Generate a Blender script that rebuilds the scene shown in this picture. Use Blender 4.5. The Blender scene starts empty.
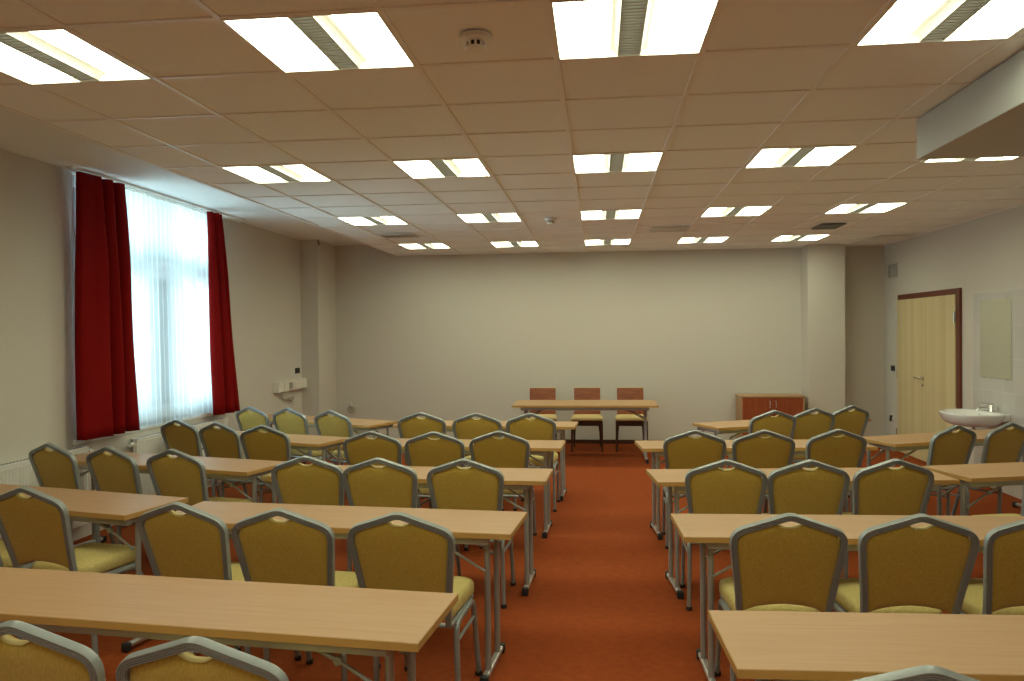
import bpy, bmesh, math, random
from mathutils import Vector, Matrix
random.seed(7)
PI = math.pi
R = math.radians
sc = bpy.context.scene
COL = sc.collection

# ------------------------------------------------------------------ materials
def mat(name, color, rough=0.6, metal=0.0, coat=0.0, spec=0.5):
    m = bpy.data.materials.new(name)
    m.use_nodes = True
    b = m.node_tree.nodes['Principled BSDF']
    b.inputs['Base Color'].default_value = (*color, 1)
    b.inputs['Roughness'].default_value = rough
    b.inputs['Metallic'].default_value = metal
    b.inputs['Coat Weight'].default_value = coat
    b.inputs['Specular IOR Level'].default_value = spec
    return m

def N(m, kind, **kw):
    n = m.node_tree.nodes.new(kind)
    for k, v in kw.items():
        setattr(n, k, v)
    return n

def noise_color(m, c1, c2, scale=(1, 1, 1), nscale=10.0, detail=4.0, lo=0.35, hi=0.65, bump=0.0, dist=0.002, distortion=0.0):
    nt = m.node_tree
    L = nt.links.new
    b = nt.nodes['Principled BSDF']
    tc = N(m, 'ShaderNodeTexCoord')
    mp = N(m, 'ShaderNodeMapping')
    mp.inputs['Scale'].default_value = scale
    nz = N(m, 'ShaderNodeTexNoise')
    nz.inputs['Scale'].default_value = nscale
    nz.inputs['Detail'].default_value = detail
    nz.inputs['Distortion'].default_value = distortion
    cr = N(m, 'ShaderNodeValToRGB')
    cr.color_ramp.elements[0].position = lo
    cr.color_ramp.elements[1].position = hi
    cr.color_ramp.elements[0].color = (*c1, 1)
    cr.color_ramp.elements[1].color = (*c2, 1)
    L(tc.outputs['Object'], mp.inputs['Vector'])
    L(mp.outputs['Vector'], nz.inputs['Vector'])
    L(nz.outputs['Fac'], cr.inputs['Fac'])
    L(cr.outputs['Color'], b.inputs['Base Color'])
    if bump:
        bp = N(m, 'ShaderNodeBump')
        bp.inputs['Strength'].default_value = bump
        bp.inputs['Distance'].default_value = dist
        L(nz.outputs['Fac'], bp.inputs['Height'])
        L(bp.outputs['Normal'], b.inputs['Normal'])
    return m

WALLC = (0.74, 0.72, 0.65)
M = {}
M['wall'] = noise_color(mat('painted_plaster', WALLC, 0.85), (0.575, 0.545, 0.485), (0.595, 0.565, 0.505), nscale=40, bump=0.05)
M['ceil'] = noise_color(mat('ceiling_tile', (0.72, 0.71, 0.68), 0.9), (0.86, 0.88, 0.88), (0.89, 0.91, 0.91), nscale=60, detail=6)
M['tee'] = mat('ceiling_tee', (0.84, 0.83, 0.80), 0.45)
M['plaster'] = mat('white_plaster', (0.78, 0.78, 0.76), 0.8)
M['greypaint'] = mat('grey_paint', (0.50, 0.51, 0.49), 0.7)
M['carpet'] = noise_color(mat('carpet', (0.3, 0.06, 0.02), 0.95, spec=0.1), (0.225, 0.045, 0.010), (0.295, 0.062, 0.0138), nscale=22, detail=12, lo=0.2, hi=0.8, bump=0.4, dist=0.004)
M['beech'] = noise_color(mat('beech_laminate', (0.6, 0.4, 0.22), 0.46, spec=0.4), (0.40, 0.232, 0.110), (0.455, 0.278, 0.142), scale=(0.6, 14, 1), nscale=5, detail=6, lo=0.25, hi=0.75, distortion=0.4)
M['edge'] = mat('beech_edging', (0.46, 0.27, 0.085), 0.4)
M['steel'] = mat('silver_paint', (0.36, 0.365, 0.35), 0.35, metal=0.25)
M['chairmetal'] = mat('hammered_grey', (0.285, 0.315, 0.315), 0.38, metal=0.25)
M['brightsteel'] = mat('bright_steel', (0.6, 0.6, 0.58), 0.3, metal=0.7)
M['black'] = mat('black_rubber', (0.015, 0.015, 0.015), 0.6)
M['gold'] = noise_color(mat('gold_fabric', (0.3, 0.2, 0.03), 0.8, spec=0.25), (0.40, 0.272, 0.040), (0.53, 0.370, 0.070), scale=(22, 22, 3.5), nscale=14, detail=5, lo=0.32, hi=0.68, bump=0.25, dist=0.0015)
b_ = M['gold'].node_tree.nodes['Principled BSDF']
b_.inputs['Sheen Weight'].default_value = 0.22; b_.inputs['Sheen Roughness'].default_value = 0.5
M['seat'] = noise_color(mat('seat_fabric', (0.5, 0.4, 0.1), 0.8, spec=0.25), (0.54, 0.45, 0.16), (0.64, 0.54, 0.22), scale=(6, 6, 6), nscale=14, detail=5, bump=0.2, dist=0.0015)
M['trim'] = mat('handle_lining', (0.62, 0.50, 0.20), 0.6)
M['curtain'] = noise_color(mat('red_curtain', (0.2, 0.01, 0.01), 0.8, spec=0.08), (0.165, 0.0034, 0.0030), (0.21, 0.0046, 0.0040), scale=(30, 30, 1), nscale=10, bump=0.1)
M['white'] = mat('white_enamel', (0.80, 0.80, 0.76), 0.35)
M['plastic'] = mat('cream_plastic', (0.72, 0.70, 0.62), 0.45)
M['porcelain'] = mat('porcelain', (0.84, 0.85, 0.84), 0.08, coat=0.5)
M['chrome'] = mat('chrome', (0.75, 0.75, 0.75), 0.12, metal=1.0)
M['darkwood'] = noise_color(mat('dark_wood', (0.06, 0.02, 0.01), 0.4), (0.045, 0.014, 0.008), (0.075, 0.024, 0.012), scale=(1, 1, 12), nscale=6)
M['redwood'] = noise_color(mat('cherry_wood', (0.3, 0.07, 0.02), 0.4), (0.25, 0.050, 0.014), (0.33, 0.078, 0.024), scale=(12, 1, 1), nscale=4, detail=6)
M['chairwood'] = noise_color(mat('orange_veneer', (0.35, 0.10, 0.03), 0.45), (0.18, 0.046, 0.014), (0.29, 0.085, 0.027), scale=(1, 1, 9), nscale=7, detail=6)
M['cream'] = mat('cream_fabric', (0.62, 0.48, 0.22), 0.85)
M['frame'] = noise_color(mat('mahogany_frame', (0.13, 0.03, 0.015), 0.4), (0.11, 0.024, 0.012), (0.15, 0.036, 0.018), scale=(1, 10, 1), nscale=5)
M['mirror'] = mat('mirror_glass', (0.78, 0.82, 0.74), 0.02, metal=1.0)
M['dark'] = mat('dark_recess', (0.03, 0.03, 0.028), 0.8)
M['louver'] = mat('louvre_metal', (0.42, 0.41, 0.36), 0.4)
M['vent'] = mat('vent_paint', (0.66, 0.65, 0.61), 0.6)
M['ventdark'] = mat('dark_vent_paint', (0.14, 0.135, 0.12), 0.6)
M['socket'] = mat('grey_plastic', (0.40, 0.38, 0.33), 0.5)
M['pvc'] = mat('window_pvc', (0.70, 0.72, 0.74), 0.35)

# maple door with broad vertical bands
m = mat('maple_veneer', (0.6, 0.48, 0.24), 0.4, coat=0.1)
noise_color(m, (0.57, 0.47, 0.245), (0.68, 0.575, 0.33), scale=(1, 6, 0.10), nscale=1.1, detail=3, lo=0.3, hi=0.7)
M['maple'] = m

# tile wall behind the basin
m = mat('wall_tile', (0.74, 0.73, 0.70), 0.25)
nt = m.node_tree
tc = N(m, 'ShaderNodeTexCoord'); mp = N(m, 'ShaderNodeMapping'); br = N(m, 'ShaderNodeTexBrick')
mp.inputs['Rotation'].default_value = (R(90), 0, R(90))
br.offset = 0.0
br.inputs['Color1'].default_value = (0.52, 0.50, 0.475, 1)
br.inputs['Color2'].default_value = (0.55, 0.53, 0.50, 1)
br.inputs['Mortar'].default_value = (0.62, 0.605, 0.58, 1)
br.inputs['Scale'].default_value = 1.0
br.inputs['Mortar Size'].default_value = 0.003
br.inputs['Brick Width'].default_value = 0.2
br.inputs['Row Height'].default_value = 0.33
sx = N(m, 'ShaderNodeSeparateXYZ'); cx = N(m, 'ShaderNodeCombineXYZ')
nt.links.new(tc.outputs['Object'], sx.inputs['Vector'])
nt.links.new(sx.outputs['Y'], cx.inputs['X']); nt.links.new(sx.outputs['Z'], cx.inputs['Y'])
nt.links.new(cx.outputs['Vector'], br.inputs['Vector'])
nt.links.new(br.outputs['Color'], nt.nodes['Principled BSDF'].inputs['Base Color'])
M['tile'] = m

# lamp panels
def emission(name, color, strength):
    m = bpy.data.materials.new(name)
    m.use_nodes = True
    nt = m.node_tree
    nt.nodes.clear()
    e = nt.nodes.new('ShaderNodeEmission')
    o = nt.nodes.new('ShaderNodeOutputMaterial')
    e.inputs['Color'].default_value = (*color, 1)
    e.inputs['Strength'].default_value = strength
    nt.links.new(e.outputs[0], o.inputs['Surface'])
    return m
LAMP = 17.0
M['dimlamp'] = emission('shielded_lamp', (0.95, 1.0, 0.78), 3.0)
M['lamp'] = emission('lit_diffuser', (0.97, 1.0, 0.71), LAMP)

# sheer curtain
m = bpy.data.materials.new('sheer_voile')
m.use_nodes = True
nt = m.node_tree; nt.nodes.clear()
o = nt.nodes.new('ShaderNodeOutputMaterial')
tr = nt.nodes.new('ShaderNodeBsdfTransparent'); tl = nt.nodes.new('ShaderNodeBsdfTranslucent'); df = nt.nodes.new('ShaderNodeBsdfDiffuse')
tr.inputs['Color'].default_value = (0.95, 0.97, 1, 1)
tl.inputs['Color'].default_value = (0.82, 0.88, 0.92, 1)
df.inputs['Color'].default_value = (0.80, 0.83, 0.85, 1)
a1 = nt.nodes.new('ShaderNodeMixShader'); a1.inputs[0].default_value = 0.4
a2 = nt.nodes.new('ShaderNodeMixShader'); a2.inputs[0].default_value = 0.45
nt.links.new(tl.outputs[0], a1.inputs[1]); nt.links.new(df.outputs[0], a1.inputs[2])
lw = nt.nodes.new('ShaderNodeLayerWeight'); lw.inputs['Blend'].default_value = 0.35
mr = nt.nodes.new('ShaderNodeMapRange')
mr.inputs['To Min'].default_value = 0.46; mr.inputs['To Max'].default_value = 1.0
nt.links.new(lw.outputs['Facing'], mr.inputs['Value']); nt.links.new(mr.outputs['Result'], a2.inputs[0])
nt.links.new(tr.outputs[0], a2.inputs[1]); nt.links.new(a1.outputs[0], a2.inputs[2])
nt.links.new(a2.outputs[0], o.inputs['Surface'])
M['sheer'] = m

# window glass
m = bpy.data.materials.new('window_glass')
m.use_nodes = True
nt = m.node_tree; nt.nodes.clear()
o = nt.nodes.new('ShaderNodeOutputMaterial')
tr = nt.nodes.new('ShaderNodeBsdfTransparent'); gl = nt.nodes.new('ShaderNodeBsdfGlossy'); fr = nt.nodes.new('ShaderNodeFresnel')
gl.inputs['Roughness'].default_value = 0.02
tr.inputs['Color'].default_value = (0.95, 0.98, 0.97, 1)
mx = nt.nodes.new('ShaderNodeMixShader')
nt.links.new(fr.outputs[0], mx.inputs[0]); nt.links.new(tr.outputs[0], mx.inputs[1]); nt.links.new(gl.outputs[0], mx.inputs[2])
nt.links.new(mx.outputs[0], o.inputs['Surface'])
M['glass'] = m

# ------------------------------------------------------------------ mesh helpers
def obj(name, bm, material, parent=None, smooth=None, loc=None):
    bmesh.ops.recalc_face_normals(bm, faces=bm.faces[:])
    me = bpy.data.meshes.new(name)
    bm.to_mesh(me)
    bm.free()
    for mm in (material if isinstance(material, (list, tuple)) else [material]):
        me.materials.append(mm)
    if smooth is not None:
        me.shade_smooth()
        me.set_sharp_from_angle(angle=R(smooth))
    o = bpy.data.objects.new(name, me)
    COL.objects.link(o)
    if parent is not None:
        o.parent = parent
    if loc is not None:
        o.location = loc
    return o

def tag(o, label, cat, group=None, kind=None):
    o['label'] = label
    o['category'] = cat
    if group: o['group'] = group
    if kind: o['kind'] = kind
    return o

def thing(name, label, cat, loc=(0, 0, 0), rz=0.0, group=None):
    o = bpy.data.objects.new(name, None)
    o.empty_display_size = 0.1
    COL.objects.link(o)
    o.location = loc
    o.rotation_euler = (0, 0, rz)
    return tag(o, label, cat, group)

def struct(name, bm, material, parent=None, smooth=None):
    o = obj(name, bm, material, parent, smooth)
    if parent is None:
        o['kind'] = 'structure'
    return o

def box(bm, x0, x1, y0, y1, z0, z1, bevel=0.0, seg=2, mi=0):
    vs = [bm.verts.new(v) for v in ((x0, y0, z0), (x1, y0, z0), (x1, y1, z0), (x0, y1, z0), (x0, y0, z1), (x1, y0, z1), (x1, y1, z1), (x0, y1, z1))]
    fs = [bm.faces.new([vs[i] for i in q]) for q in ((0, 3, 2, 1), (4, 5, 6, 7), (0, 1, 5, 4), (1, 2, 6, 5), (2, 3, 7, 6), (3, 0, 4, 7))]
    for f in fs: f.material_index = mi
    if bevel:
        es = list({e for f in fs for e in f.edges})
        bmesh.ops.bevel(bm, geom=es, offset=bevel, segments=seg, affect='EDGES', profile=0.5)

def bbox(*a, **k):
    bm = bmesh.new(); box(bm, *a, **k); return bm

def frames(path, up):
    n = len(path)
    out = []
    for i in range(n):
        t = (path[min(i + 1, n - 1)] - path[max(i - 1, 0)]).normalized()
        s = t.cross(up)
        if s.length < 1e-5: s = t.cross(Vector((1, 0, 0)))
        s.normalize()
        out.append((s, s.cross(t).normalized()))
    return out

def sweep(bm, path, prof, up=Vector((0, 0, 1)), scales=None):
    path = [Vector(p) for p in path]
    rings = []
    for i, (p, (s, u)) in enumerate(zip(path, frames(path, up))):
        k = scales[i] if scales else 1.0
        rings.append([bm.verts.new(p + s * a * k + u * b * k) for a, b in prof])
    m = len(prof)
    for r0, r1 in zip(rings, rings[1:]):
        for j in range(m):
            bm.faces.new((r0[j], r0[(j + 1) % m], r1[(j + 1) % m], r1[j]))
    bm.faces.new(rings[0][::-1]); bm.faces.new(rings[-1])

def circ(r, n=10, ry=None):
    ry = ry or r
    return [(r * math.cos(2 * PI * i / n), ry * math.sin(2 * PI * i / n)) for i in range(n)]

def rrect(w, h, r, n=3):
    pts = []
    for cx_, cy_, a0 in ((w / 2 - r, h / 2 - r, 0), (-w / 2 + r, h / 2 - r, 90), (-w / 2 + r, -h / 2 + r, 180), (w / 2 - r, -h / 2 + r, 270)):
        for i in range(n + 1):
            a = R(a0 + 90 * i / n)
            pts.append((cx_ + r * math.cos(a), cy_ + r * math.sin(a)))
    return pts

def tube(bm, path, r, n=10, up=Vector((0, 0, 1)), ry=None):
    sweep(bm, path, circ(r, n, ry), up)

def fillet(pts, rad, n=6):
    """2-D or 3-D polyline with rounded inner corners."""
    pts = [Vector(p) for p in pts]
    out = [pts[0]]
    for i in range(1, len(pts) - 1):
        a, b, c = pts[i - 1], pts[i], pts[i + 1]
        r = rad[i - 1] if isinstance(rad, (list, tuple)) else rad
        d = min(r, (a - b).length * 0.49, (c - b).length * 0.49)
        p0 = b + (a - b).normalized() * d
        p1 = b + (c - b).normalized() * d
        for k in range(n + 1):
            t = k / n
            out.append(p0 * (1 - t) ** 2 + b * 2 * t * (1 - t) + p1 * t * t)
    out.append(pts[-1])
    return out

def lathe(bm, prof, cx_=0, cy_=0, n=24, axis='z'):
    rings = []
    for r, z in prof:
        rings.append([bm.verts.new((cx_ + r * math.cos(2 * PI * i / n), cy_ + r * math.sin(2 * PI * i / n), z)) for i in range(n)])
    for r0, r1 in zip(rings, rings[1:]):
        for j in range(n):
            bm.faces.new((r0[j], r0[(j + 1) % n], r1[(j + 1) % n], r1[j]))
    bm.faces.new(rings[0][::-1]); bm.faces.new(rings[-1])

def loft(bm, rings, cap=True):
    vr = [[bm.verts.new(p) for p in r] for r in rings]
    m = len(vr[0])
    for r0, r1 in zip(vr, vr[1:]):
        for j in range(m):
            bm.faces.new((r0[j], r0[(j + 1) % m], r1[(j + 1) % m], r1[j]))
    if cap:
        bm.faces.new(vr[0][::-1]); bm.faces.new(vr[-1])

def children(o):
    return [c for c in o.children]

def copy_tree(o, parent=None):
    c = o.copy()
    COL.objects.link(c)
    if parent is not None: c.parent = parent
    for ch in children(o):
        copy_tree(ch, c)
    return c

# ------------------------------------------------------------------ the room
XL, XR, YF, YB = -4.15, 3.98, -4.4, 11.45
ZC, ZS, XG = 2.776, 2.95, -2.95          # grid ceiling, plaster strip by the window, edge of the grid
struct('floor', bbox(XL - .3, XR + .2, YF - .2, YB + .2, -0.1, 0), M['carpet'])
WY0, WY1, WZ0, WZ1 = 5.86, 8.36, 0.80, 2.935
bm = bmesh.new()
box(bm, XL - .32, XL, YF - .2, WY0, 0, 3.1)
box(bm, XL - .32, XL, WY1, YB + .2, 0, 3.1)
box(bm, XL - .32, XL, WY0, WY1, 0, WZ0)
box(bm, XL - .32, XL, WY0, WY1, WZ1, 3.1)
struct('wall_left', bm, M['wall'])
struct('wall_right', bbox(XR, XR + .2, YF - .2, YB + .2, 0, 3.1), M['wall'])
struct('wall_back', bbox(XL, XR, YB, YB + .2, 0, 3.1), M['wall'])
struct('wall_front', bbox(XL, XR, YF - .2, YF, 0, 3.1), M['plaster'])  # unseen; white plaster chosen to bounce light onto ceiling and chair backs
struct('trim_1', bbox(XL, -3.90, 10.69, YB, 0, ZS), M['wall'])            # pillar in the left corner
struct('trim_2', bbox(2.86, 3.345, 11.10, YB, 0, ZC), M['wall'])          # pillar on the back wall
struct('trim_3', bbox(1.755, XR, YF, 4.555, 2.556, ZC, bevel=.004), M['greypaint'])   # boxed soffit
struct('baseboard_back', bbox(-3.90, 2.86, YB - .014, YB, 0, .058, bevel=.003), M['darkwood'])

# ceiling: mineral tiles in an exposed tee grid, a raised plaster strip along the window side
X0, Y0 = 0.14, 3.0365
gx = [XG] + [X0 + .3 + .6 * k for k in range(-5, 6) if XG + .05 < X0 + .3 + .6 * k < XR - .05] + [XR]
gy = [YF] + [Y0 + .3 + .6 * k for k in range(-14, 16) if YF + .05 < Y0 + .3 + .6 * k < YB - .05] + [YB]
lights = []
for r in range(-1, 5):  # rows overhead and behind the viewpoint are unseen, added to light the foreground
    for c in range(1, 6):
        if c == 5 and r <= 1: continue
        lights.append((r, c, X0 + 1.2 * (c - 3), Y0 + 2.4 * (r - 1)))
bm = bmesh.new()
T = .012
for i in range(len(gx) - 1):
    for j in range(len(gy) - 1):
        mx_, my_ = (gx[i] + gx[i + 1]) / 2, (gy[j] + gy[j + 1]) / 2
        if any(abs(mx_ - l[2]) < .2 and abs(my_ - l[3]) < .2 for l in lights): continue
        g = .010
        zt = random.uniform(-.0008, .0008)
        box(bm, gx[i] + g, gx[i + 1] - g, gy[j] + g, gy[j + 1] - g, ZC + .008 + zt, ZC + .03, bevel=.003, seg=1, mi=0)
for x in gx:
    box(bm, max(x - T, XG), min(x + T, XR), YF, YB, ZC + .001, ZC + .04, mi=1)
for y in gy:
    box(bm, XG, XR, max(y - T, YF), min(y + T, YB), ZC + .0015, ZC + .04, mi=1)
box(bm, XG - .02, XG, YF, YB, ZC, ZS + .02, mi=2)                  # upstand at the strip
box(bm, XL, XG - .02, YF, YB, ZS, ZS + .1, mi=2)                   # strip
box(bm, XG, XR, YF, YB, ZC + .2, ZC + .25, mi=2)                   # slab over the grid
struct('ceiling', bm, [M['ceil'], M['tee'], M['plaster']])

# ------------------------------------------------------------------ window
bm = bmesh.new()
fx0, fx1 = XL - .24, XL - .17
def wf(y0, y1, z0, z1, d=0.0): box(bm, fx0 - d, fx1 + d, y0, y1, z0, z1, bevel=.006)
wf(WY0, WY0 + .07, WZ0, WZ1); wf(WY1 - .07, WY1, WZ0, WZ1)
wf(WY0 + .07, WY1 - .07, WZ0, WZ0 + .07); wf(WY0 + .07, WY1 - .07, WZ1 - .05, WZ1)
TZ = 2.31
wf(WY0 + .07, WY1 - .07, TZ - .06, TZ + .06, .008)
ym = 7.10
wf(ym - .055, ym + .055, WZ0 + .07, TZ - .06, .008)
wf(ym - .03, ym + .03, TZ + .06, WZ1 - .05, .0)
w = struct('window_1', bm, M['pvc'], smooth=40)
for y0, y1, z0, z1 in ((WY0 + .07, ym - .055, WZ0 + .07, TZ - .06), (ym + .055, WY1 - .07, WZ0 + .07, TZ - .06)):
    bm = bmesh.new()
    x0, x1 = fx0 + .008, fx1 + .004
    box(bm, x0, x1, y0, y0 + .055, z0, z1); box(bm, x0, x1, y1 - .055, y1, z0, z1)
    box(bm, x0, x1, y0 + .055, y1 - .055, z0, z0 + .055); box(bm, x0, x1, y0 + .055, y1 - .055, z1 - .055, z1)
    s = obj('sash', bm, M['pvc'], w)
    obj('pane', bbox(fx0 + .03, fx0 + .036, y0 + .055, y1 - .055, z0 + .055, z1 - .055), M['glass'], s)
obj('pane', bbox(fx0 + .03, fx0 + .036, WY0 + .07, WY1 - .07, TZ + .06, WZ1 - .05), M['glass'], w)
obj('handle', bbox(fx1 + .004, fx1 + .04, ym + .075, ym + .095, 1.5, 1.64, bevel=.006), M['white'], w)
obj('sill', bbox(XL - .168, XL + .018, WY0 - .04, WY1 + .04, WZ0 - .035, WZ0, bevel=.006), M['white'], w)

# curtains ---------------------------------------------------------------
def cloth(name, ys_top, ys_bot, xc, z0, z1, folds, amp, parent=None, mtl=None, thick=.003, seed=1, nz=30, n=220, zdrop=0.0, shape=None):
    rnd = random.Random(seed)
    ph = [rnd.uniform(-.5, .5) for _ in range(folds + 2)]
    am = [rnd.uniform(.65, 1.15) for _ in range(folds + 2)]
    bm = bmesh.new()
    grid = []
    for k in range(nz + 1):
        t = k / nz                       # 0 top, 1 bottom
        row = []
        for i in range(n + 1):
            s = i / n
            f = s * folds
            j = int(f); w_ = f - j
            a = am[j] * (1 - w_) + am[min(j + 1, folds + 1)] * w_
            p = ph[j] * (1 - w_) + ph[min(j + 1, folds + 1)] * w_
            drift = .35 * math.sin(3.1 * t + seed) * t
            ang = 2 * PI * f + p + drift
            g = (0.45 + 0.55 * min(1, t * 2.2))
            if shape: g *= shape(s, t)
            x = xc + amp * a * g * math.sin(ang)
            y0 = ys_top[0] + (ys_bot[0] - ys_top[0]) * t
            y1 = ys_top[1] + (ys_bot[1] - ys_top[1]) * t
            y = y0 + (y1 - y0) * s + amp * .35 * a * g * math.sin(2 * ang)
            row.append(bm.verts.new((x, y, z1 + (z0 - z1) * t - zdrop * t * s + .004 * math.sin(ang) * t)))
        grid.append(row)
    for r0, r1 in zip(grid, grid[1:]):
        for i in range(n):
            bm.faces.new((r0[i], r0[i + 1], r1[i + 1], r1[i]))
    o = obj(name, bm, mtl, parent, smooth=80)
    if thick:
        sm = o.modifiers.new('thickness', 'SOLIDIFY'); sm.thickness = thick; sm.offset = 0
    return o

CT = 2.912
t = thing('curtain_rail', 'white double curtain rail on the ceiling above the window', 'curtain rail', (XL + .055, 7.24, ZS))
bm = bmesh.new(); box(bm, -.012, .012, -1.55, 1.48, -.022, 0, bevel=.003); obj('track', bm, M['white'], t)
bm = bmesh.new(); box(bm, .052, .076, -1.55, 1.48, -.022, 0, bevel=.003); obj('track', bm, M['white'], t)
bm = bmesh.new()
for i in range(46):
    y = -1.38 + i * 2.8 / 45
    tube(bm, [(0, y, -.022), (0, y, -.036)], .004, 6, up=Vector((1, 0, 0)))
obj('glider', bm, M['plastic'], t)['kind'] = 'stuff'
# red curtains: plan of the folds as (share of the width, distance from the wall), hung straight
def drape(name, plan, ytop, ybot, z0, z1, flare=1.0):
    line = fillet([Vector((a, b, 0)) for a, b in plan], .05, 5)
    nz = 24
    bm = bmesh.new()
    rows = []
    for k in range(nz + 1):
        t_ = k / nz
        y0 = ytop[0] + (ybot[0] - ytop[0]) * t_; y1 = ytop[1] + (ybot[1] - ytop[1]) * t_
        pinch = .55 + .45 * min(1, t_ * 3) + .10 * (flare - 1) * t_
        row = []
        for q in line:
            u = q.x + .012 * math.sin(5 * t_ + 9 * q.x) * t_
            d = .155 + (q.y - .175) * pinch + .006 * math.sin(7 * t_ + 14 * q.x)
            row.append(bm.verts.new((XL + d, y0 + (y1 - y0) * u, z1 + (z0 - z1) * t_)))
        rows.append(row)
    for r0, r1 in zip(rows, rows[1:]):
        for i_ in range(len(line) - 1):
            bm.faces.new((r0[i_], r0[i_ + 1], r1[i_ + 1], r1[i_]))
    o = obj(name, bm, M['curtain'], None, smooth=75)
    sm = o.modifiers.new('thickness', 'SOLIDIFY'); sm.thickness = .004; sm.offset = 0
    return o
c1 = drape('curtain', [(0, .12), (.01, .17), (.22, .205), (.40, .255), (.43, .09), (.50, .08), (.555, .215), (.655, .255), (.69, .09), (.76, .08), (.82, .225), (.955, .235), (.98, .12), (1, .11)],
           (5.73, 6.30), (5.73, 6.43), .815, CT)
tag(c1, 'wide red curtain gathered at the nearer side of the window', 'curtain', 'red curtains at the window')
c2 = drape('curtain', [(0, .14), (.05, .19), (.20, .235), (.28, .10), (.34, .09), (.42, .22), (.60, .245), (.68, .11), (.74, .10), (.82, .22), (.96, .21), (1, .15)],
           (7.77, 8.03), (7.88, 8.36), .785, CT, 1.6)
tag(c2, 'narrow red curtain gathered at the far side of the window', 'curtain', 'red curtains at the window')
s1 = cloth('sheer_curtain', (5.76, 7.62), (5.78, 7.70), XL + .048, .790, CT, 24, .010, None, M['sheer'], thick=0, seed=5, n=500)
tag(s1, 'wide white sheer curtain covering most of the bright window', 'curtain', 'white sheer curtains')
s2 = cloth('sheer_curtain', (7.42, 8.30), (7.58, 8.44), XL + .026, .803, CT, 8, .008, None, M['sheer'], thick=0, seed=6, n=260)
tag(s2, 'narrow white sheer curtain hanging beside the far red curtain', 'curtain', 'white sheer curtains')

# radiators ---------------------------------------------------------------
def radiator(y0, y1, z0, z1, label, valve_end):
    t = thing('radiator', label, 'radiator', (XL, (y0 + y1) / 2, z0), 0, 'white panel radiators under the left wall')
    w2 = (y1 - y0) / 2; h = z1 - z0
    bm = bmesh.new()
    n = int((y1 - y0) / .033)
    prof = []
    for i in range(n):
        a = -w2 + .015 + (2 * w2 - .03) * i / n
        st = (2 * w2 - .03) / n
        prof += [(.072, a), (.084, a + st * .25), (.084, a + st * .62), (.072, a + st * .87)]
    lo, hi = .04, h - .04
    vb = [bm.verts.new((x, y, lo)) for x, y in prof]; vt = [bm.verts.new((x, y, hi)) for x, y in prof]
    for i in range(len(prof) - 1):
        bm.faces.new((vb[i], vb[i + 1], vt[i + 1], vt[i]))
    box(bm, .030, .073, -w2, w2, 0, h - .012, bevel=.004)
    box(bm, .06, .080, -w2, w2, 0, .04, bevel=.004); box(bm, .06, .080, -w2, w2, h - .04, h - .012, bevel=.004)
    obj('panel', bm, M['white'], t)
    bm = bmesh.new()
    box(bm, .012, .084, -w2, w2, h - .012, h, bevel=.003)
    obj('top_grille', bm, M['white'], t)
    bm = bmesh.new()
    k = 0
    y = -w2 + .03
    while y < w2 - .03:
        box(bm, .03, .068, y, y + .012, h, h + .0015); y += .034
    obj('grille_slots', bm, M['dark'], t)
    bm = bmesh.new()
    for yy in (-w2 * .7, w2 * .7): box(bm, .0015, .032, yy - .02, yy + .02, .08, h - .1)
    obj('mounting_bracket', bm, M['white'], t)
    bm = bmesh.new()
    ye = (w2 if valve_end > 0 else -w2)
    sg = valve_end
    tube(bm, [(.05, ye, h - .05), (.05, ye + sg * .03, h - .05)], .011, 8, up=Vector((1, 0, 0)))
    tube(bm, [(.05, ye + sg * .03, h - .05), (.05, ye + sg * .075, h - .05)], .020, 12, up=Vector((1, 0, 0)))
    obj('valve', bm, M['plastic'], t, smooth=40)
radiator(4.66, 5.90, .13, .745, 'white ribbed wall radiator left of the red curtain, mostly behind chairs', 1)
radiator(6.58, 8.30, .10, .715, 'white ribbed radiator under the window sill', -1)

# ------------------------------------------------------------------ ceiling fittings
def make_light():
    t = thing('ceiling_light', '', 'ceiling light')
    bm = bmesh.new()
    h = .2945
    for a, b, c, d in ((-h, h, -h, -h + .009), (-h, h, h - .009, h), (-h, -h + .009, -h + .009, h - .009), (h - .009, h, -h + .009, h - .009)):
        box(bm, a, b, c, d, -.001, .055)
    box(bm, -h, h, -h, h, .055, .06)
    obj('housing', bm, M['white'], t)
    for s in (-1, 1):
        bm = bmesh.new()
        x0, x1 = .092, .2855
        n = 6
        va, vb = [], []
        for i in range(n + 1):
            u = i / n
            x = s * (x0 + (x1 - x0) * u); z = .008 + .022 * math.sin(PI * u * .55 + PI * .45)
            va.append(bm.verts.new((x, -.2855, z))); vb.append(bm.verts.new((x, .2855, z)))
        for i in range(n):
            bm.faces.new((va[i], va[i + 1], vb[i + 1], vb[i]))
        obj('diffuser', bm, M['lamp'], t, smooth=60)
        bm = bmesh.new()
        va, vb = [], []
        for i in range(n + 1):
            u = i / n
            x = s * (.045 + (x0 - .045) * u); z = .012 + .028 * math.sin(PI * .5 * u)
            va.append(bm.verts.new((x, -.2855, z))); vb.append(bm.verts.new((x, .2855, z)))
        for i in range(n):
            bm.faces.new((va[i], va[i + 1], vb[i + 1], vb[i]))
        obj('reflector', bm, M['white'], t, smooth=60)
    bm = bmesh.new()
    box(bm, -.046, -.042, -.2855, .2855, .002, .035); box(bm, .042, .046, -.2855, .2855, .002, .035)
    for i in range(20):
        y = -.27 + i * .54 / 19
        box(bm, -.042, .042, y - .0035, y + .0035, .004, .022)
    obj('louvre', bm, M['louver'], t)
    bm = bmesh.new()
    tube(bm, [(0, -.28, .040), (0, .28, .040)], .013, 10)
    obj('lamp_tube', bm, M['dimlamp'], t, smooth=60)
    return t
RW = ['overhead', 'nearest', 'second', 'third', 'farthest']
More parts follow.
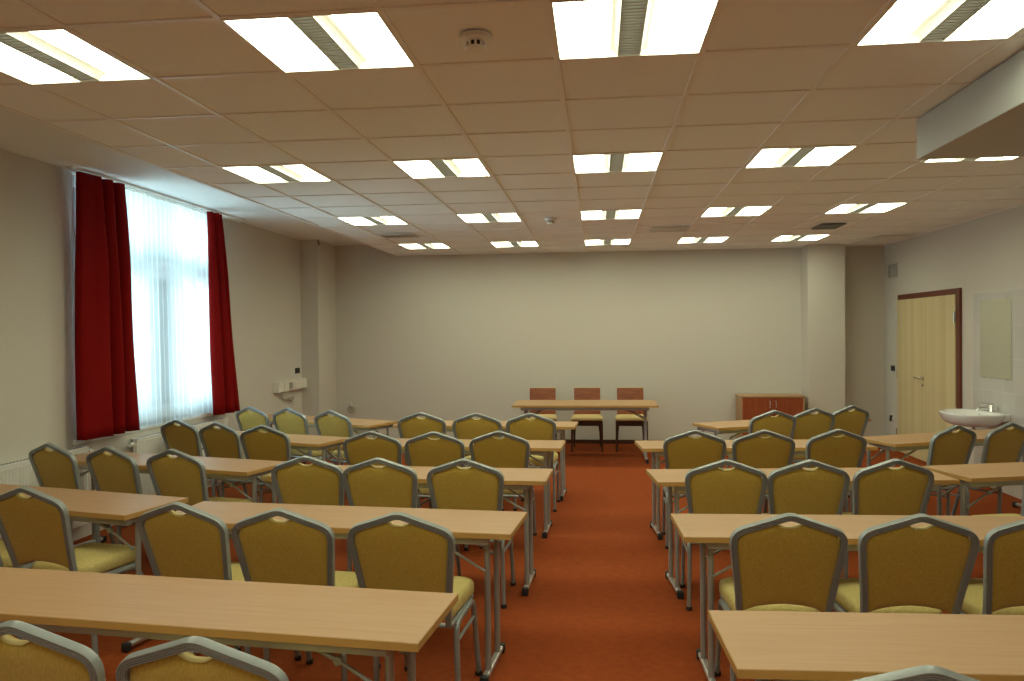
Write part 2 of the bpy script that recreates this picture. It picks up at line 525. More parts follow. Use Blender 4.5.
CW = ['leftmost', 'second from left', 'middle', 'second from right', 'rightmost']
proto = None
for r, c, x, y in lights:
    o = make_light() if proto is None else copy_tree(proto)
    if proto is None: proto = o
    o.location = (x, y, ZC)
    if r == -1: lab = 'added square ceiling light behind the viewpoint, out of frame, %s of four' % CW[c - 1]
    elif r == 0: lab = 'added square ceiling light overhead by the viewpoint, out of frame, %s of four' % CW[c - 1]
    elif r == 1: lab = 'large bright square ceiling light in the nearest row, %s' % ['leftmost, cut by the frame', 'left of the smoke detector', 'in the middle right of the detector', 'beside the boxed soffit'][c - 1]
    else: lab = 'square recessed ceiling light in the %s row of lights, %s of five' % (RW[r], CW[c - 1])
    tag(o, lab, 'ceiling light', 'square recessed ceiling lights')

def detector(x, y, label):
    t = thing('smoke_detector', label, 'smoke detector', (x, y, ZC), 0, 'smoke detectors on the ceiling')
    bm = bmesh.new(); lathe(bm, [(.062, 0), (.064, -.006), (.060, -.016), (.042, -.022), (.040, -.024)]); obj('base', bm, M['white'], t, smooth=40)
    bm = bmesh.new(); lathe(bm, [(.030, -.022), (.030, -.046)], n=16); obj('chamber', bm, M['dark'], t, smooth=40)
    bm = bmesh.new()
    for i in range(9):
        a = 2 * PI * i / 9
        c, s = .034 * math.cos(a), .034 * math.sin(a)
        tube(bm, [(c, s, -.021), (c, s, -.046)], .0055, 6, up=Vector((1, 0, 0)))
    lathe(bm, [(.040, -.044), (.041, -.050), (.036, -.056), (.016, -.058)])
    obj('cap', bm, M['white'], t, smooth=40)
detector(-.46, 3.02, 'white round smoke detector between the nearest ceiling lights')
detector(-.46, 7.97, 'small white smoke detector far off beside the third row of lights')

def vent(x, y, w_, d_, label, dark=False, n=9):
    t = thing('ceiling_vent', label, 'air vent', (x, y, ZC), 0, 'air vents in the ceiling')
    obj('backing', bbox(-w_ / 2, w_ / 2, -d_ / 2, d_ / 2, -.002, .0005), M['dark'] if dark else M['vent'], t)
    bm = bmesh.new()
    f = .02
    a, b = w_ / 2, d_ / 2
    box(bm, -a, a, -b, -b + f, -.010, -.002); box(bm, -a, a, b - f, b, -.010, -.002)
    box(bm, -a, -a + f, -b + f, b - f, -.010, -.002); box(bm, a - f, a, -b + f, b - f, -.010, -.002)
    obj('frame', bm, M['vent'] if not dark else M['ventdark'], t)
    bm = bmesh.new()
    for i in range(n):
        xx = -a + f + (2 * a - 2 * f) * (i + .5) / n
        v = [bm.verts.new(p) for p in ((xx - .011, -b + f, -.002), (xx + .006, -b + f, -.012), (xx + .006, b - f, -.012), (xx - .011, b - f, -.002),
                                       (xx - .009, -b + f, -.002), (xx + .008, -b + f, -.012), (xx + .008, b - f, -.012), (xx - .009, b - f, -.002))]
        for q in ((0, 1, 2, 3), (4, 7, 6, 5), (0, 4, 5, 1), (3, 2, 6, 7), (1, 5, 6, 2), (0, 3, 7, 4)): bm.faces.new([v[k] for k in q])
    obj('slat', bm, M['vent'] if not dark else M['ventdark'], t)
vent(.82, 9.04, .42, .36, 'slatted ceiling vent right of the middle column of lights, before the back row', n=10)
vent(-2.30, 9.04, .40, .34, 'slatted ceiling vent at far left between the last two rows of lights', n=10)
vent(2.57, 9.10, .26, .42, 'dark square ceiling vent at far right between the last two lights', dark=True, n=7)
vent(3.70, 10.36, .40, .44, 'pale ceiling vent in the far right corner above the door wall', n=10)

# ------------------------------------------------------------------ banquet chair
AY = -.42                    # apex of the back, local y
def backy(z): return AY + (.91 - z) * .28
def make_chair():
    t = thing('banquet_chair', '', 'chair')
    half = [(.1680, .430), (.1785, .545), (.2155, .800), (0, .8965)]
    cor = (.2165, .8330)
    pts = [(-.168, .425), (-.1785, .545), (-cor[0], cor[1]), (0, .9070), (cor[0], cor[1]), (.1785, .545), (.168, .425)]
    line = fillet([Vector((a, b, 0)) for a, b in pts], [.05, .050, .022, .050, .05], 8)
    path = [Vector((p.x, backy(p.y), p.y)) for p in line]
    bn = Vector((0, -.963, -.27)).normalized()        # rearward normal of the back
    # fluted extrusion: a = across the frame, b = along the normal of the back
    hw, hd = .0125, .014
    prof = [(-hw, -hd + .004), (-hw + .003, -hd), (hw - .003, -hd), (hw, -hd + .004), (hw, hd - .003)]
    k = 4
    for i in range(k):
        c = hw - (2 * hw) * (i + .5) / k
        q = hw / k
        prof += [(c + q * .62, hd), (c - q * .62, hd), (c - q * .86, hd - .006)] if i < k - 1 else [(c + q * .62, hd), (c - q * .7, hd)]
    prof += [(-hw, hd - .003)]
    bm = bmesh.new()
    sweep(bm, path, prof, up=bn)
    obj('back_frame', bm, M['chairmetal'], t, smooth=35)
    # upholstered panel inside the frame, scooped under the hand hole
    inner = []
    ci = .0115
    pp = [(0, .530), (-.06, .526), (-.12, .514), (-.1765 + ci + .0005, .492), (-cor[0] + ci + .002, cor[1] - .008), (-.056, .9070 - .019 - .0118)]
    left = fillet([Vector((a, b, 0)) for a, b in pp], [.04, .04, .012, .05], 6)
    scoop = []
    for i in range(1, 8):
        a = i / 8
        scoop.append(Vector((-.056 + .056 * a, .8762 - .0200 * math.sin(PI * .5 * min(1, a * 1.25)) ** 1.2, 0)))
    lp = left + scoop
    mid = Vector((0, .8762 - .0200, 0))
    outline = lp + [mid] + [Vector((-p.x, p.y, 0)) for p in reversed(lp)][:-1]
    cen = Vector((0, .70, 0))
    bm = bmesh.new()
    rings = []
    for sc_, off in ((.55, .010), (.80, .009), (.94, .006), (.99, .002), (1.0, -.003), (1.0, -.012), (.99, -.018), (.94, -.026), (.80, -.032), (.55, -.034)):
        rg = []
        for p in outline:
            q = cen + (p - cen) * sc_
            rg.append(Vector((q.x, backy(q.y), q.y)) + bn * off)
        rings.append(rg)
    loft(bm, rings)
    panel = obj('backrest', bm, M['gold'], t, smooth=50)
    bm = bmesh.new()
    arc = [lp[-8]] + scoop + [mid] + [Vector((-p.x, p.y, 0)) for p in reversed(scoop)] + [Vector((-lp[-8].x, lp[-8].y, 0))]
    tube(bm, [Vector((p.x, backy(p.y + .001), p.y + .001)) - bn * .004 for p in arc], .0030, 8, up=bn, ry=.010)
    obj('handle_trim', bm, M['trim'], panel, smooth=60)
    # seat cushion
    bm = bmesh.new()
    rings = []
    cy = -.052
    for ins, z in ((.020, .424), (.006, .428), (.0, .440), (.0, .474), (.006, .488), (.020, .498), (.045, .505), (.085, .511), (.130, .514), (.160, .515)):
        w_, d_ = .186 - ins, .203 - ins
        rr = max(.055 - ins * .1, .02) if ins < .1 else .025
        rings.append([(a, cy + b - (.02 if False else 0), z) for a, b in rrect(2 * w_, 2 * d_, min(rr, d_ * .9), 4)])
    # narrower at the rear
    for rg in rings:
        for i, (a, b, z) in enumerate(rg):
            f = 1 - .11 * max(0, (-(b - cy)) / .203)
            rg[i] = (a * f, b, z)
    loft(bm, rings)
    obj('seat', bm, M['seat'], t, smooth=60)
    bm = bmesh.new()
    lp2 = [(-.168, -.255, .412), (.168, -.255, .412), (.168, .13, .412), (-.168, .13, .412), (-.168, -.255, .412)]
    for a, b in zip(lp2, lp2[1:]):
        tube(bm, [a, b], .011, 8)
    obj('seat_frame', bm, M['chairmetal'], t, smooth=50)
    for s in (-1, 1):
        x = .178 * s
        pr = circ(.0155, 12, .0125)
        for nm, pth in (('rear', [(x, -.04, .404), (x, -.205, .404), (x * 1.02, -.185, .012)]),
                        ('front', [(x, -.04, .404), (x, .112, .404), (x * .985, .228, .012)])):
            bm = bmesh.new()
            sweep(bm, fillet(pth, [.07], 8), pr, up=Vector((1, 0, 0)))
            lg = obj('leg', bm, M['chairmetal'], t, smooth=50)
            e = pth[-1]
            bm = bmesh.new()
            lathe(bm, [(.0175, .0), (.018, .004), (.017, .022)], e[0], e[1], 12)
            obj('foot_cap', bm, M['black'], lg, smooth=40)
        bm = bmesh.new()
        tube(bm, [(x * 1.01, -.200, .325), (x * .995, .138, .315)], .008, 8)
        obj('stretcher', bm, M['chairmetal'], t, smooth=50)
    return t

# chairs: apex of the back on the floor plan (x, y), heading, where it stands
ROWN = ['', 'nearest', 'second', 'third', 'fourth', 'fifth']
def seat_words(n, k, side):
    return {0: 'at the outer end of', 1: 'in the middle of', 2: 'at the aisle end of'}[k if side == 'L' else 2 - k]
chairs = []
def row(table, pts, rot):
    for k, p in enumerate(pts): chairs.append((p[0], p[1], p[2] if len(p) > 2 else rot, table, k))
row('L1', [(-1.46, 1.81), (-.95, 1.75)], -4.5)
row('R1', [(.692, 1.728)], -3)
row('L2', [(-1.79, 3.17, -10), (-1.30, 3.08), (-.795, 3.05)], -4)
row('R2', [(.736, 3.13, 1), (1.228, 3.15), (1.71, 3.19)], 2)
row('L3', [(-1.705, 4.43), (-1.255, 4.38), (-.755, 4.37)], -2.5)
row('R3', [(.700, 4.41, 0), (1.15, 4.43, 5), (1.615, 4.48, 8)], 3)
row('L4', [(-1.65, 5.58), (-1.18, 5.56), (-.715, 5.62)], -2.5)
row('R4', [(.688, 5.71, 0), (1.175, 5.73, 5), (1.70, 5.80, 12)], 3.5)
row('L5', [(-1.585, 6.92), (-1.07, 6.86), (-.59, 6.87)], -3)
row('LL2', [(-3.24, 3.60), (-2.725, 3.46)], -10)
row('LL3', [(-3.665, 4.89), (-3.15, 4.75), (-2.66, 4.66, -14)], -18)
row('LL4', [(-3.56, 6.32), (-3.10, 6.11), (-2.625, 5.92, -12)], -21)
row('LL5', [(-3.44, 7.47), (-2.99, 7.32), (-2.48, 7.09)], -24)
row('RR3', [(2.50, 4.50)], 14)
row('RR4', [(2.62, 6.08), (3.08, 6.26)], 28)
row('R5', [(1.55, 7.14, 17), (1.95, 7.35, 20), (2.35, 7.61)], 26)
TN = {'L1': 'nearest table left of the aisle', 'R1': 'nearest table right of the aisle',
      'L2': 'second aisle table on the left', 'R2': 'second aisle table on the right',
      'L3': 'third aisle table on the left', 'R3': 'third aisle table on the right',
      'L4': 'fourth aisle table on the left', 'R4': 'fourth aisle table on the right',
      'L5': 'farthest aisle table on the left', 'LL2': 'nearest angled table on the left wall side',
      'LL3': 'angled table beside the left radiator', 'LL4': 'angled table beside the window',
      'LL5': 'farthest angled table beyond the window', 'RR3': 'nearer angled table on the right wall side',
      'RR4': 'angled table before the wash basin', 'R5': 'angled table before the cherry sideboard'}
POS3 = ['leftmost', 'middle', 'rightmost']
cnt = {}
for c in chairs: cnt[c[3]] = cnt.get(c[3], 0) + 1
proto = None
for x, y, rot, tb, k in chairs:
    o = make_chair() if proto is None else copy_tree(proto)
    if proto is None: proto = o
    a = R(rot)
    o.location = (x + math.sin(a) * AY, y - math.cos(a) * AY, 0)
    o.rotation_euler = (0, 0, a)
    n = cnt[tb]
    if n == 3: w_ = POS3[k] + ' gold-backed banquet chair'
    elif n == 2: w_ = ('left' if k == 0 else 'right') + ' gold-backed banquet chair of the pair'
    else: w_ = 'single gold-backed banquet chair'
    if tb == 'L1': lab = ['gold-backed banquet chair in the bottom left corner, at nearest left table', 'gold-backed banquet chair at the bottom edge, at nearest left table'][k]
    elif tb == 'R1': lab = 'gold-backed banquet chair barely in view at bottom right, at nearest right table'
    elif tb == 'RR3': lab = 'gold-backed banquet chair cut by right frame edge at nearer angled right table'
    elif tb == 'LL2': lab = ['gold-backed chair past the left frame edge, only its seat showing', 'tilted gold-backed banquet chair at left frame edge with its yellow seat in view'][k]
    else: lab = w_ + ' at the ' + TN[tb]
    tag(o, lab, 'chair', 'gold banquet chairs at the folding tables')

# ------------------------------------------------------------------ folding tables
def make_table(L, W, H=.72, ins=.14):
    """origin at the far left corner of the top, table extends to +x and to -y"""
    t = thing('folding_table', '', 'table')
    th = .025
    bm = bmesh.new()
    box(bm, .002, L - .002, -W + .002, -.002, H - th, H, bevel=.0015)
    top = obj('tabletop', bm, M['beech'], t)
    bm = bmesh.new()
    o_ = [(0, 0), (L, 0), (L, -W), (0, -W)]
    i_ = [(.003, -.003), (L - .003, -.003), (L - .003, -W + .003), (.003, -W + .003)]
    zz = (H - th - .0005, H - .0015)
    vo = [[bm.verts.new((a, b, z)) for a, b in o_] for z in zz]
    vi = [[bm.verts.new((a, b, z)) for a, b in i_] for z in zz]
    for j in range(4):
        q = (j + 1) % 4
        bm.faces.new((vo[0][j], vo[0][q], vo[1][q], vo[1][j])); bm.faces.new((vi[0][j], vi[1][j], vi[1][q], vi[0][q]))
        bm.faces.new((vo[1][j], vo[1][q], vi[1][q], vi[1][j])); bm.faces.new((vo[0][j], vi[0][j], vi[0][q], vo[0][q]))
    obj('edge_band', bm, M['edge'], top)
    zb = H - th
    yn, yf = -W + .055, -.055
    for y in (yn, yf):
        obj('rail', bbox(ins - .03, L - ins + .03, y - .016, y + .016, zb - .040, zb - .0006, bevel=.004), M['steel'], t, smooth=40)
    ym_ = -W / 2 + .02
    ps = min(.105, W * .25); fs = .175 if W < .6 else .30
    for e, s in ((ins, 1), (L - ins, -1)):
        bm = bmesh.new()
        box(bm, e - .018, e + .018, yn + .0165, yf - .0165, zb - .036, zb - .004, bevel=.003)
        cross = obj('leg_frame', bm, M['steel'], t, smooth=40)
        for y in (ym_ - ps, ym_ + ps):
            bm = bmesh.new(); tube(bm, [(e, y, .042), (e, y, zb - .034)], .0145, 12, up=Vector((1, 0, 0)))
            obj('post', bm, M['steel'], cross, smooth=50)
        bm = bmesh.new()
        sweep(bm, [(e, ym_ - fs, .030), (e, ym_ + fs, .030)], rrect(.032, .026, .008, 3))
        obj('foot_bar', bm, M['brightsteel'], cross, smooth=40)
        for y, d in ((ym_ - fs, -1), (ym_ + fs, 1)):
            bm = bmesh.new(); box(bm, e - .02, e + .02, min(y, y + d * .035) - .001, max(y, y + d * .035), .0, .048, bevel=.007)
            obj('foot_cap', bm, M['black'], cross, smooth=40)
        for y in (ym_ - ps - .026, ym_ + ps + .026):
            bm = bmesh.new()
            mid = (e + s * .16, y, .602)
            tube(bm, [(e + s * .004, y, .512), mid], .007, 8)
            tube(bm, [mid, (e + s * .33, y, zb - .020)], .009, 8)
            tube(bm, [(mid[0], y - .010, mid[2]), (mid[0], y + .010, mid[2])], .014, 10, up=Vector((0, 0, 1)))
            obj('brace', bm, M['steel'], cross, smooth=50)
    return t
tables = [('L1', (-.490, 2.695), -5.2, 1), ('R1', (.35, 2.60), 2, 0), ('L2', (-.36, 3.95), -4.5, 1), ('R2', (.355, 3.96), 2, 0),
          ('L3', (-.30, 5.21), -2.5, 1), ('R3', (.31, 5.22), 5.5, 0), ('L4', (-.27, 6.57), -2.5, 1), ('R4', (.30, 6.58), 5, 0),
          ('L5', (-.20, 7.95), -3, 1), ('LL2', (-2.285, 4.17), -13, 1), ('LL3', (-2.20, 5.40), -14, 1), ('LL4', (-2.15, 6.68), -19, 1),
          ('LL5', (-2.06, 7.95), -24, 1), ('RR3', (2.12, 5.44), 15, 0), ('RR4', (2.14, 6.86), 23.5, 0), ('R5', (.92, 7.86), 26, 0)]
TL = {'L1': 'nearest beech folding table left of the aisle, large in the foreground', 'R1': 'nearest beech folding table right of the aisle, at bottom right',
      'L2': 'second beech folding table left of the aisle, with three chairs before it', 'R2': 'second beech folding table right of the aisle, running out of frame',
      'L3': 'third beech folding table left of the aisle', 'R3': 'third beech folding table right of the aisle',
      'L4': 'fourth beech folding table left of the aisle', 'R4': 'fourth beech folding table right of the aisle',
      'L5': 'fifth beech folding table left of the aisle, nearest the speakers table', 'LL2': 'angled beech folding table on the far left, nearest of the window side',
      'LL3': 'angled beech folding table reaching the curtain and left radiator', 'LL4': 'angled beech folding table beside the window',
      'LL5': 'angled beech folding table beyond the window, farthest on the left side', 'RR3': 'angled beech folding table at the right frame edge',
      'RR4': 'angled beech folding table in front of the wash basin', 'R5': 'angled beech folding table in front of the cherry sideboard'}
protos = {}
for nm, (x, y), rot, right in tables:
    kind_ = 'side' if nm[:2] in ('LL', 'RR') or nm == 'R5' else ('long' if nm == 'L1' else 'aisle')
    if kind_ in protos: o = copy_tree(protos[kind_])
    else:
        o = make_table({'side': 1.8, 'long': 1.9, 'aisle': 1.8}[kind_], .45, ins=.055 if kind_ == 'side' else .14)
        protos[kind_] = o
    a = R(rot)
    L_ = 1.9 if kind_ == 'long' else 1.8
    if right: x, y = x - L_ * math.cos(a), y - L_ * math.sin(a)
    o.location = (x, y, 0); o.rotation_euler = (0, 0, a)
    tag(o, TL[nm], 'table', 'beech folding tables in rows')
o = make_table(1.80, .80)
o.location = (-1.065, 10.46, 0)
tag(o, 'beech folding table facing the room at the front, three wooden chairs behind it', 'table')

# ------------------------------------------------------------------ wooden chairs behind the front table
def make_wood_chair():
    t = thing('wooden_chair', '', 'chair')
    # local: faces +y, seat centre at the origin
    bm = bmesh.new()
    rings = []
    for z, yy in ((.47, -.235), (.60, -.245), (.75, -.268), (.833, -.284)):
        rings.append([(a, yy + b, z) for a, b in rrect(.365, .022, .006, 2)])
    loft(bm, rings)
    obj('backrest', bm, M['chairwood'], t, smooth=40)
    obj('top_edge', bbox(-.184, .184, -.297, -.273, .833, .840, bevel=.002), M['cream'], t)
    bm = bmesh.new()
    rings = []
    for ins, z in ((.012, .425), (0, .435), (0, .455), (.01, .468), (.04, .476), (.10, .479)):
        rings.append([(a * (1 - .08 * max(0, -b / .21)), b, z) for a, b in rrect(2 * (.218 - ins), 2 * (.215 - ins), .035, 4)])
    loft(bm, rings)
    obj('seat', bm, M['cream'], t, smooth=50)
    bm = bmesh.new()
    for a, b, c, d in ((-.195, .195, .165, .19), (-.185, .185, -.215, -.19), (-.2, -.175, -.2, .18), (.175, .2, -.2, .18)):
        box(bm, a, b, c, d, .355, .4245)
    obj('apron', bm, M['darkwood'], t)
    for s in (-1, 1):
        bm = bmesh.new()
        loft(bm, [[(s * x + a, y + b, z) for a, b in rrect(w_, w_, .004, 1)] for x, y, z, w_ in ((.205, .185, 0, .022), (.2, .185, .2, .03), (.195, .182, .42, .038))])
        obj('leg', bm, M['darkwood'], t, smooth=30)
        bm = bmesh.new()
        loft(bm, [[(s * x + a, y + b, z) for a, b in rrect(w_, w_ * 1.1, .004, 1)] for x, y, z, w_ in ((.185, -.31, 0, .022), (.18, -.25, .22, .03), (.160, -.228, .40, .034), (.155, -.262, .47, .024), (.152, -.272, .60, .020))])
        obj('leg', bm, M['darkwood'], t, smooth=30)
    return t
proto = None
for x, lab in ((-.775, 'orange-brown wooden chair behind the front table, leftmost of three'), (-.150, 'orange-brown wooden chair behind the front table, middle of three'), (.448, 'orange-brown wooden chair behind the front table, rightmost of three')):
    o = make_wood_chair() if proto is None else copy_tree(proto)
    if proto is None: proto = o
    o.location = (x, 10.80, 0); o.rotation_euler = (0, 0, PI)
    tag(o, lab, 'chair', 'wooden chairs behind the front table')

# ------------------------------------------------------------------ sideboard
t = thing('sideboard', 'low cherry sideboard with two doors against the back wall', 'cabinet', (2.365, 11.22, 0))
hw, hd, hh = .42, .215, .725
bm = bmesh.new()
box(bm, -hw, -hw + .02, -hd, hd, .0, hh - .022); box(bm, hw - .02, hw, -hd, hd, .0, hh - .022)
box(bm, -hw + .02, hw - .02, hd - .012, hd, .03, hh - .022); box(bm, -hw + .02, hw - .02, -hd + .03, hd - .012, .06, .08)
box(bm, -hw + .02, hw - .02, -hd + .03, -hd + .045, 0, .06)
obj('carcass', bm, M['beech'], t)
obj('worktop', bbox(-hw - .008, hw + .008, -hd - .008, hd, hh - .0215, hh, bevel=.002), M['beech'], t)
for s in (-1, 1):
    x0, x1 = (-hw + .021, -.0015) if s < 0 else (.0015, hw - .021)
    d = obj('door', bbox(x0, x1, -hd - .002, -hd + .018, .07, hh - .026, bevel=.0015), M['redwood'], t)
    bm = bmesh.new()
    hx = s * .040
    tube(bm, fillet([(hx, -hd - .001, .655), (hx, -hd - .028, .650), (hx, -hd - .028, .570), (hx, -hd - .001, .565)], .01, 4), .005, 8, up=Vector((1, 0, 0)))
    obj('handle', bm, M['brightsteel'], d, smooth=50)

# ------------------------------------------------------------------ door
DY0, DY1, DZ = 9.19, 10.88, 2.0
bm = bmesh.new()
x0, x1 = XR - .028, XR - .0005
box(bm, x0, x1, DY0 - .085, DY0, 0, DZ + .068, bevel=.003)
box(bm, x0, x1, DY0, DY1 + .012, DZ + .003, DZ + .068, bevel=.003)
d = struct('door_1', bm, M['frame'])
ysp = 9.99
for y0, y1, nm in ((DY0 + .004, ysp - .002, 'near'), (ysp + .002, DY1, 'far')):
    lf = obj('leaf', bbox(XR - .040, XR - .0005, y0, y1, .008, DZ, bevel=.002), M['maple'], d)
    for z in (.25, 1.75) if nm == 'near' else (.25, 1.03, 1.78):
        yy = DY0 + .002 if nm == 'near' else DY1 + .008
        bm = bmesh.new(); tube(bm, [(XR - .046, yy, z - .06), (XR - .046, yy, z + .06)], .008, 8, up=Vector((1, 0, 0)))
        obj('hinge', bm, M['chrome'], lf, smooth=50)
    if nm == 'far':
        bm = bmesh.new()
        xh = XR - .040
        tube(bm, [(xh, 10.045, 1.02), (xh - .008, 10.045, 1.02)], .026, 16, up=Vector((0, 0, 1)))
        tube(bm, fillet([(xh - .008, 10.045, 1.02), (xh - .05, 10.045, 1.02), (xh - .052, 10.19, 1.02)], .02, 5), .010, 10)
        obj('handle', bm, M['chrome'], lf, smooth=50)
        bm = bmesh.new()
        tube(bm, [(xh, 10.045, .935), (xh - .012, 10.045, .935)], .022, 16, up=Vector((0, 0, 1)))
        box(bm, xh - .016, xh - .010, 10.040, 10.050, .915, .945)
        obj('keyhole', bm, M['chrome'], lf, smooth=50)
obj('strike_strip', bbox(XR - .043, XR - .040, ysp - .012, ysp + .002, .01, DZ - .002), M['maple'], d)

# ------------------------------------------------------------------ basin corner
struct('trim_4', bbox(XR - .010, XR - .0005, 6.95, 8.83, .0, 1.99), M['tile'])        # tiled splashback
t = thing('mirror', 'frameless rectangular mirror on tiles above the wash basin', 'mirror', (XR - .0105, 8.38, 1.12))
obj('glass', bbox(-.008, 0, -.34, .28, 0, .795, bevel=.0015), M['mirror'], t)
bm = bmesh.new()
for y in (-.25, .2):
    for z in (-.002, .797):
        box(bm, -.009, -.0002, y - .012, y + .012, z - .006, z + .006)
obj('clip', bm, M['chrome'], t)

t = thing('wash_basin', 'white oval wash basin on the tiled right wall', 'sink', (XR - .0105, 8.30, .66))
# local: x towards the room negative; a half oval bowl
def dring(rx, ry, z, n=40, xb=0.0):
    pts = []
    for i in range(n):
        a = 2 * PI * i / n
        c, s = math.cos(a), math.sin(a)
        x = -.255 + rx * (abs(c) ** .9) * (1 if c > 0 else -1)
        pts.append((min(x, xb), ry * (abs(s) ** .9) * (1 if s > 0 else -1), z))
    return pts
bm = bmesh.new()
rings = [dring(.12, .16, -.010), dring(.185, .235, .0), dring(.225, .285, .022), dring(.250, .315, .052), dring(.266, .332, .090), dring(.274, .338, .112), dring(.275, .338, .122), dring(.268, .332, .128),
         dring(.236, .300, .124), dring(.215, .270, .105), dring(.175, .215, .06), dring(.11, .14, .024), dring(.03, .04, .016)]
loft(bm, rings)
box(bm, -.11, 0, -.24, .24, .05, .127, bevel=.012)
basin = obj('bowl', bm, M['porcelain'], t, smooth=60)
bm = bmesh.new(); lathe(bm, [(.025, .016), (.025, .020), (.012, .020)], -.255, 0, 16); obj('drain', bm, M['chrome'], t, smooth=40)
bm = bmesh.new()
tube(bm, fillet([(-.235, 0, -.014), (-.235, 0, -.16), (-.16, 0, -.19), (-.13, 0, -.12), (-.0, 0, -.12)], .05, 6), .017, 10, up=Vector((0, 1, 0)))
tube(bm, [(-.235, 0, -.05), (-.235, 0, -.12)], .028, 12, up=Vector((0, 1, 0)))
obj('trap', bm, M['chrome'], t, smooth=50)
bm = bmesh.new()
for y in (-.14, .14): tube(bm, [(-.0005, y, .085), (-.125, y, .085)], .008, 8)
obj('mounting_bolt', bm, M['chrome'], t, smooth=50)
t = thing('mixer_tap', 'chrome single-lever mixer tap on the wash basin rim', 'tap', (XR - .075, 8.30, .7885))
bm = bmesh.new(); lathe(bm, [(.036, 0), (.036, .006), (.032, .012), (.031, .058), (.026, .068)], n=20); obj('body', bm, M['chrome'], t, smooth=40)
bm = bmesh.new(); tube(bm, fillet([(-.01, 0, .030), (-.07, 0, .038), (-.130, 0, .030), (-.136, 0, .012)], .03, 5), .013, 10, up=Vector((0, 1, 0))); obj('spout', bm, M['chrome'], t, smooth=50)
bm = bmesh.new(); sweep(bm, fillet([(.018, 0, .070), (-.02, 0, .078), (-.115, 0, .088)], .02, 4), rrect(.022, .009, .003, 2), up=Vector((0, 1, 0))); obj('lever', bm, M['chrome'], t, smooth=50)

# ------------------------------------------------------------------ small wall fittings
def plate(name, loc, normal, w_, h_, d_, label, cat, pm, im, group=None):
    """plate with an inset; normal '+x' (left wall), '-x' (right wall), '-y' (back wall)"""
    rz = {'-y': 0, '+x': R(90), '-x': R(-90)}[normal]
    t = thing(name, label, cat, loc, rz, group)
    obj('plate', bbox(-w_ / 2, w_ / 2, -d_, -.0003, -h_ / 2, h_ / 2, bevel=.003), pm, t)
    if im: obj('rocker', bbox(-w_ * .3, w_ * .3, -d_ - .005, -d_, -h_ * .3, h_ * .3, bevel=.002), im, t)
    return t
plate('light_switch', (XL, 10.52, 1.122), '+x', .15, .075, .012, 'small black light switch on the left wall above the socket duct', 'switch', M['black'], M['dark'])
plate('light_switch', (XR, 11.13, 1.09), '-x', .125, .072, .012, 'small black light switch on the right wall left of the door', 'switch', M['black'], M['dark'])
t = plate('power_socket', (XR, 11.15, .43), '-x', .09, .09, .010, 'white wall socket with black plug low on the wall beside the door', 'socket', M['plastic'], None)
bm = bmesh.new(); tube(bm, fillet([(0, -.010, .01), (0, -.030, .01), (.004, -.034, -.06)], .015, 5), .014, 10); obj('plug', bm, M['black'], t, smooth=50)
t = thing('air_vent', 'small square grey vent high on the right wall above the door', 'air vent', (XR, 11.11, 2.41), R(-90))
bm = bmesh.new()
for a, b, c, e in ((-.15, .15, .075, .09), (-.15, .15, -.09, -.075), (-.15, -.135, -.075, .075), (.135, .15, -.075, .075)): box(bm, a, b, -.014, -.0003, c, e)
obj('frame', bm, M['socket'], t)
bm = bmesh.new()
for i in range(8):
    z = -.065 + i * .0185
    box(bm, -.135, .135, -.012, -.001, z - .005, z + .006)
obj('slat', bm, M['socket'], t)
t = thing('power_socket', 'round grey socket low on the back wall at left', 'socket', (-3.675, YB, .50), 0)
bm = bmesh.new()
n = 20
loft(bm, [[(r * math.cos(2 * PI * i / n), y, r * math.sin(2 * PI * i / n)) for i in range(n)] for r, y in ((.058, -.0005), (.058, -.03), (.05, -.038), (.034, -.038), (.030, -.030))])
obj('housing', bm, M['socket'], t, smooth=40)
bm = bmesh.new(); tube(bm, [(0, -.012, .052), (0, -.012, .10)], .012, 8, up=Vector((0, 1, 0))); obj('conduit', bm, M['plastic'], t, smooth=50)

# service duct with sockets
t = thing('socket_duct', 'cream socket duct on the far left wall with a coiled lead below', 'socket', (XL, 10.29, .875), R(90))
obj('trunking', bbox(-.56, .56, -.075, -.0003, 0, .135, bevel=.006), M['plastic'], t)
obj('end_cap', bbox(-.578, -.5605, -.078, -.0003, -.003, .138, bevel=.004), M['plastic'], t)
obj('joint_strip', bbox(-.40, -.39, -.0765, -.0752, .005, .130), M['socket'], t)
for x in (-.13, .0):
    obj('outlet', bbox(x - .04, x + .04, -.083, -.0752, .03, .11, bevel=.004), M['plastic'], t)
bm = bmesh.new(); box(bm, -.235, -.165, -.105, -.0752, .03, .115, bevel=.01); obj('plug', bm, M['socket'], t)
bm = bmesh.new()
tube(bm, fillet([(-.36, -.03, 0), (-.39, -.035, -.075), (-.33, -.04, -.105), (-.16, -.04, -.095), (-.02, -.04, -.085), (-.02, -.045, -.12), (-.12, -.045, -.135), (-.03, -.045, -.16)], .04, 5), .012, 8, up=Vector((0, 1, 0)))
obj('lead', bm, M['socket'], t, smooth=60)
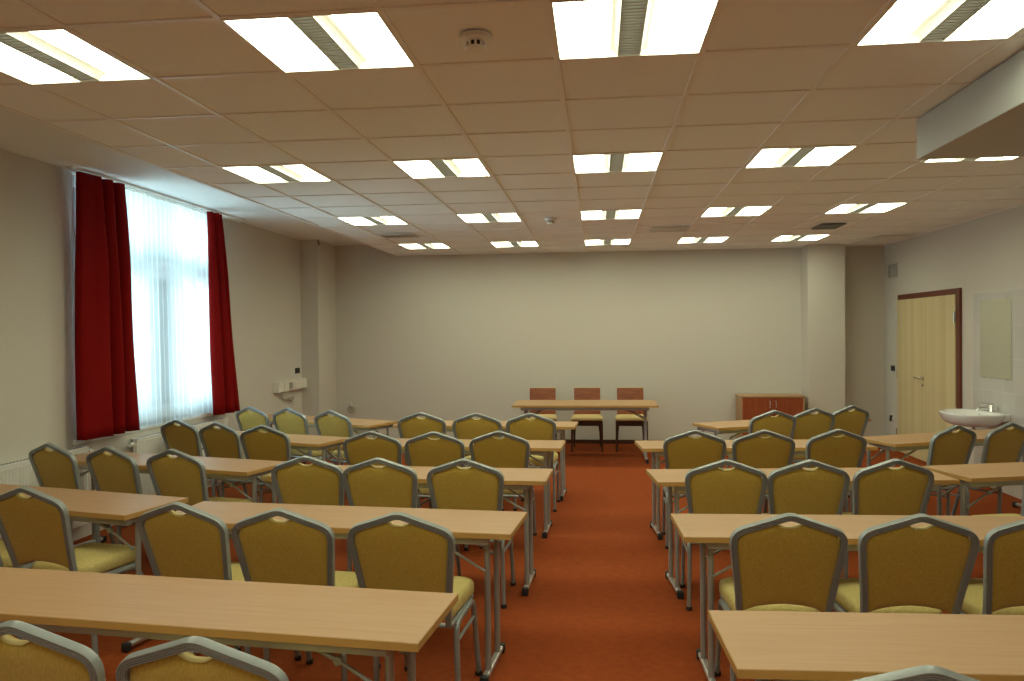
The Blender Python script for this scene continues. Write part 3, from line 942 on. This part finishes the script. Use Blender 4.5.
t = thing('wire_stub', 'short dark wire end hanging at the top of the left corner pillar', 'wire', (-3.885, 10.68, ZS))
bm = bmesh.new(); tube(bm, fillet([(0, 0, 0), (.004, -.004, -.04), (.022, -.006, -.075)], .03, 5), .008, 8, up=Vector((0, 1, 0))); obj('sheath', bm, M['black'], t, smooth=60)

# ------------------------------------------------------------------ light from outside
w = bpy.data.worlds.new('daylight')
sc.world = w
w.use_nodes = True
bg = w.node_tree.nodes['Background']
bg.inputs['Color'].default_value = (0.66, 0.92, 1.0, 1)
bg.inputs['Strength'].default_value = 15.0
ld = bpy.data.lights.new('window_portal', 'AREA')
ld.shape = 'RECTANGLE'; ld.size = WY1 - WY0; ld.size_y = WZ1 - WZ0
ld.cycles.is_portal = True
lo = bpy.data.objects.new('window_portal', ld)
COL.objects.link(lo)
lo.location = (XL - .31, (WY0 + WY1) / 2, (WZ0 + WZ1) / 2)
lo.rotation_euler = (R(90), 0, R(-90))

# ------------------------------------------------------------------ camera
F_, YAW, PIT, ROL, HC = 785.7, -.10829, -.01083, -.00965, 1.63
fw = Vector((math.sin(YAW) * math.cos(PIT), math.cos(YAW) * math.cos(PIT), math.sin(PIT)))
r0 = Vector((math.cos(YAW), -math.sin(YAW), 0)); u0 = r0.cross(fw)
c_, s_ = math.cos(ROL), math.sin(ROL)
rt = r0 * c_ + u0 * s_; up = u0 * c_ - r0 * s_
cd = bpy.data.cameras.new('camera')
cd.sensor_width = 36; cd.lens = F_ / 1024 * 36
cd.clip_start = .05
co = bpy.data.objects.new('camera', cd)
COL.objects.link(co)
mw = Matrix((rt, up, -fw)).transposed().to_4x4()
mw.translation = (0, 0, HC)
co.matrix_world = mw
sc.camera = co

sc.view_settings.view_transform = 'Standard'
sc.view_settings.look = 'None'
sc.view_settings.gamma = 1
sc.view_settings.use_curve_mapping = False
sc.view_settings.exposure = -0.2
sc.cycles.use_denoising = True
sc.cycles.max_bounces = 10
sc.cycles.diffuse_bounces = 6
sc.cycles.glossy_bounces = 4
sc.cycles.transparent_max_bounces = 16
sc.cycles.sample_clamp_indirect = 6
